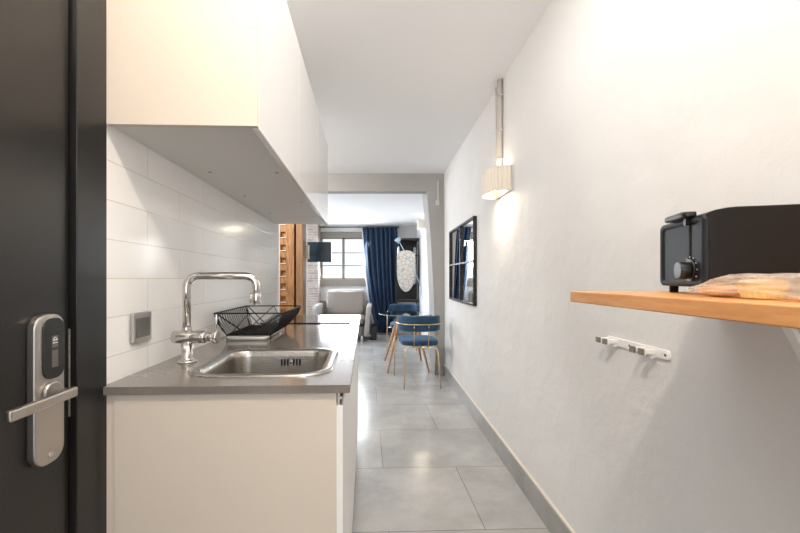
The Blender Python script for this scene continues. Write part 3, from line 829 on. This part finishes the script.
part('pipe', tube(BM(), [(WR-.017, 2.505, 1.849), (WR-.017, 2.505, 2.449)], .016, 14), 'conduit_paint', t)
part('cable', tube(BM(), [(WR-.009, 2.60, 1.849), (WR-.009, 2.595, 2.1), (WR-.009, 2.61, 2.449)], .008, 8), 'conduit_paint', t)
for z in (1.93, 2.12, 2.34): part('clip', box(BM(), WR-.036, WR, 2.484, 2.526, z, z+.012, .002), 'conduit_paint', t)

# ================================================================== shelf, bracket, toaster, pastries, hooks
SL, SZ0, SZ1, SD1 = .45, 1.1125, 1.1375, .914
t = thing('wooden_shelf', 'oak coloured wooden wall shelf carrying the black toaster', 'shelf', (.62, .55, SZ0), W)
part('board', box(BM(), SL, WR, .12, SD1, SZ0, SZ1, .002), 'shelf_wood', t)
bm = BM(); y = .5
prism(bm, [(y-.012, 0), (y+.012, 0), (y+.012, .004), (y-.012, .004)], 'x', SL+.06, WR)
bmesh.ops.translate(bm, vec=(0, 0, SZ0-.0045), verts=bm.verts)
box(bm, WR-.005, WR, y-.012, y+.012, .62, SZ0-.001)
t0 = bmesh.new(); L_ = math.hypot(.26, .48); ang = math.atan2(.48, .26)
bmesh.ops.create_cube(t0, size=1)
bmesh.ops.transform(t0, matrix=Matrix.Translation((.525+.13, y, SZ0-.003-.24)) @ Matrix.Rotation(ang, 4, 'Y') @ Matrix.Diagonal((L_, .012, .006, 1)), verts=t0.verts)
merge(bm, t0)
part('bracket', bm, 'white_plastic', t, 'white metal bracket')

# toaster, local frame: origin near-left bottom corner, +x long side, +y width
TH = math.radians(15)
t = thing('toaster', 'black two slice toaster on the wooden shelf', 'toaster', (.578, .68, SZ1), W, None, -TH)
LN, WD, HT = .222, .185, .155
bm = BM()
prof = [(.012, .014)]
side = [(0, .014), (LN, .014), (LN, HT-.012)] + [(LN-.002-.02*k/6, HT-.012+.012*math.sin(PI/2*k/6)) for k in range(1, 7)] + [(.045, HT), (.03, HT-.001), (.014, HT-.004), (.0, HT-.009)]
prism(bm, side, 'y', .004, WD-.004, .003)
part('body', bm, 'toaster_body', t, local=True)
bm = BM()
for y0_ in (.055, .105): box(bm, .05, LN-.02, y0_, y0_+.026, HT-.0004, HT+.0008)
part('bread_slots', bm, 'dark_slot', t, local=True)
bm = BM(); fx = -.006           # end cap frame: raised rim around a recessed face
e = bmesh.new()
def rimloop(x, i, r): return [(x, y, z) for y, z in rrect(.004+i, WD-.004-i, .014+i*.9, HT-.010-i*.9, r, 5)]
loft(e, [rimloop(.001, 0, .012), rimloop(fx+.003, 0, .012), rimloop(fx, .003, .010), rimloop(fx, .011, .008), rimloop(fx+.0035, .014, .008)], False, True)
merge(bm, e)
ec = part('end_cap', bm, 'toaster_end', t, local=True)
part('lever_slot', box(BM(), -.0036, -.0020, .054, .060, .066, .136), 'dark_slot', ec, local=True)
bm = BM(); pillow(bm, (-.010, .080, HT-.006), (.012, .043, .0060), 6, 8); box(bm, -.012, .0, .053, .061, .130, .146)
part('lever', bm, 'black_plastic', t, local=True)
bm = BM(); cyl(bm, (-.003, .056, .045), (-.006, .056, .045), .0215, 30, .001); cyl(bm, (-.006, .056, .045), (-.024, .056, .045), .0165, 30, .002)
part('dial', bm, 'black_plastic', t, local=True)
bm = BM()
for k in range(9):
    a = -PI*.15 + PI*1.3*k/8; r = .0255
    box(bm, -.0042, -.0030, .056+r*math.cos(a)-.0012, .056+r*math.cos(a)+.0012, .045+r*math.sin(a)-.0012, .045+r*math.sin(a)+.0012)
part('dial_marks', bm, 'grey_mark', t, local=True)
bm = BM(); cyl(bm, (-.0245, .098, .050), (-.0238, .098, .050), .001, 8); box(bm, -.0246, -.0239, .097, .099, .050, .060)
for (x, y) in ((.014, .020), (.014, WD-.022), (LN-.03, .02), (LN-.03, WD-.022)):
    part('foot', cyl(BM(), (x, y, 0), (x, y, .0145), .008, 16, .001), 'black_rough', t, local=True)
bm.free()

# pastries in a plastic bag
def cake(label, x, y, r=.031, h=.026):
    t = thing('muffin', label, 'muffin', (x, y, SZ1+.001), W, 'muffins in the plastic bag')
    bm = BM(); n = 48
    loft(bm, [[(x+(rr+.0012*(k % 2))*math.cos(2*PI*k/n), y+(rr+.0012*(k % 2))*math.sin(2*PI*k/n), SZ1+.001+z) for k in range(n)] for rr, z in ((r*.78, 0), (r, h*.75))], True, False, False)
    part('paper_cup', bm, 'muffin_cup', t)
    bm = lathe(BM(), [(r*.98, h*.70), (r*1.03, h*.78), (r*.9, h*.95), (r*.5, h*1.05), (0, h*1.08)], x, y, 24, Matrix.Translation((0, 0, SZ1+.001))); part('cake_top', bm, 'muffin', t)
cake('yellow paper cup muffin left in the bag on the shelf', .553, .560, .027, .027)
cake('paper cup muffin right in the bag on the shelf, toward the edge', .560, .480, .027, .027)
bm = BM(); pillow(bm, (.550, .618, SZ1+.010), (.024, .030, .0085), 3, 10, wob=.2)
solo('pastry', bm, 'pastry', 'flat orange brown pastry at the far end of the bag', 'pastry', (.545, .63, SZ1+.002), W)
bm = BM(); pillow(bm, (.560, .385, SZ1+.0135), (.035, .045, .012), 3, 10, wob=.15)
solo('pastry', bm, 'pastry', 'brown pastry at the frame edge beside the muffins', 'pastry', (.56, .385, SZ1+.002), W)
bm = BM()
t0 = bmesh.new(); bmesh.ops.create_cube(t0, size=2); bmesh.ops.subdivide_edges(t0, edges=t0.edges[:], cuts=22, use_grid_fill=True)
for v in t0.verts:
    p = v.co; k = (abs(p.x)**4 + abs(p.y)**4 + abs(p.z)**4)**.25; q = p/k
    w_ = 1 + .07*noise.noise(q*3.1) + .05*noise.noise(q*8)
    tp = 1 - .75*max(0, (q.y-.45)/.55)**1.2
    v.co = Vector((.553+q.x*.045*w_, .505+q.y*.160*w_, SZ1+.001+max(0, (q.z+1)*.0175*w_*tp)))
for f in t0.faces: f.smooth = True
merge(bm, t0)
solo('plastic_bag', bm, 'plastic_film', 'crinkled clear plastic bag around the pastries on the shelf', 'bag', (.553, .52, SZ1), W)

# hook rail
t = thing('hook_rail', 'white hook rail with two double hooks on the right wall below the shelf', 'hook rail', (WR, 1.2, .93), W)
bm = BM(); prism(bm, rrect(1.058, 1.352, .942, .969, .010, 5), 'x', WR-.006, WR, .0015)
part('rail_plate', bm, 'white_plastic', t)
for yc in (1.315, 1.135):
    for dy in (.019, -.019):
        bm = BM(); y = yc+dy
        box(bm, WR-.040, WR-.006, y-.009, y+.009, .950, .964, .002)
        box(bm, WR-.016, WR-.006, y-.007, y+.007, .938, .952, .002)
        h = part('hook', bm, 'white_plastic', t)
        part('hook_tip', box(BM(), WR-.047, WR-.0395, y-.010, y+.010, .948, .966, .001), 'tip_grey', h, 'grey tip')
for y in (1.072, 1.225, 1.34): part('screw', cyl(BM(), (WR-.0075, y, .955), (WR-.0055, y, .955), .004, 12, .0005), 'grey_plastic', t)

# ================================================================== camera and light
cam = bpy.data.cameras.new('camera'); co = bpy.data.objects.new('camera', cam); C.objects.link(co)
cam.sensor_width = 36; cam.lens = F*36/800; cam.shift_x = 21/800; cam.shift_y = 12/800; cam.clip_start = .02
co.location = (0, 0, CAMZ); co.rotation_euler = (PI/2, 0, -A)
bpy.context.scene.camera = co

def area(name, p, size, power, col, aim=None, fr=W, shape='DISK', sy=None, spread=180):
    l = bpy.data.lights.new(name, 'AREA'); l.shape = shape; l.size = size; l.energy = power; l.color = col; l.spread = math.radians(spread)
    if sy: l.size_y = sy
    o = bpy.data.objects.new(name, l); C.objects.link(o)
    P = fr @ Vector(p); d = (fr @ Vector(aim) - P) if aim else Vector((0, 0, -1))
    q = d.to_track_quat('-Z', 'Y'); o.matrix_world = Matrix.Translation(P) @ q.to_matrix().to_4x4(); return o
def point(name, p, r, power, col, fr=W):
    l = bpy.data.lights.new(name, 'POINT'); l.shadow_soft_size = r; l.energy = power; l.color = col
    o = bpy.data.objects.new(name, l); C.objects.link(o); o.location = fr @ Vector(p); return o
point('ceiling_lamp', (-.03, .20, 2.34), .035, 19, (1, .87, .71))
area('entrance_fill', (.15, -1.6, 1.5), 1.3, 9.5, (.95, .97, 1.0), (-.1, 2, 1.3), shape='RECTANGLE', sy=1.8)  # unseen soft fill added behind the camera
area('kitchen_fill', (.10, 1.15, 2.43), .8, 3.5, (1, .99, .98), shape='RECTANGLE', sy=.9)  # broad overhead fill added out of view, no fixture there
area('alcove_fill', (-1.7, 3.9, 2.3), .6, 20, (1, .97, .93), (-.6, 4.2, .9))  # added off-view fill that brightens the timber posts
area('side_fill', (-3.05, 6.6, 1.55), 2.2, 33, (.86, .93, 1.0), (0, 6.0, 1.2), shape='RECTANGLE', sy=1.0)  # extra fill for the far room, set at the added window
area('window_daylight', (-.72, 8.12, 1.58), 1.0, 22, (.88, .94, 1.0), (-.3, 5, .3), shape='RECTANGLE', sy=.8)
area('sconce_light', (WR-.06, 2.47, 1.69), .07, 1.2, (1, .84, .62))
point('sconce_bulb', (WR-.065, 2.47, 1.86),   .03, .22, (1, .84, .62))
area('sconce_light', (WR-.06, 6.75, 2.02), .07, 2.0, (1, .84, .62))

w = bpy.data.worlds.new('world'); bpy.context.scene.world = w; w.use_nodes = True
w.node_tree.nodes['Background'].inputs[0].default_value = (.8, .88, 1, 1); w.node_tree.nodes['Background'].inputs[1].default_value = .5
s = bpy.context.scene
s.view_settings.view_transform = 'Standard'; s.view_settings.look = 'None'; s.view_settings.gamma = 1; s.view_settings.exposure = 1.22
s.cycles.max_bounces = 10; s.cycles.diffuse_bounces = 6; s.cycles.glossy_bounces = 5; s.cycles.transparent_max_bounces = 12
s.cycles.caustics_reflective = False; s.cycles.caustics_refractive = False; s.cycles.sample_clamp_indirect = 6
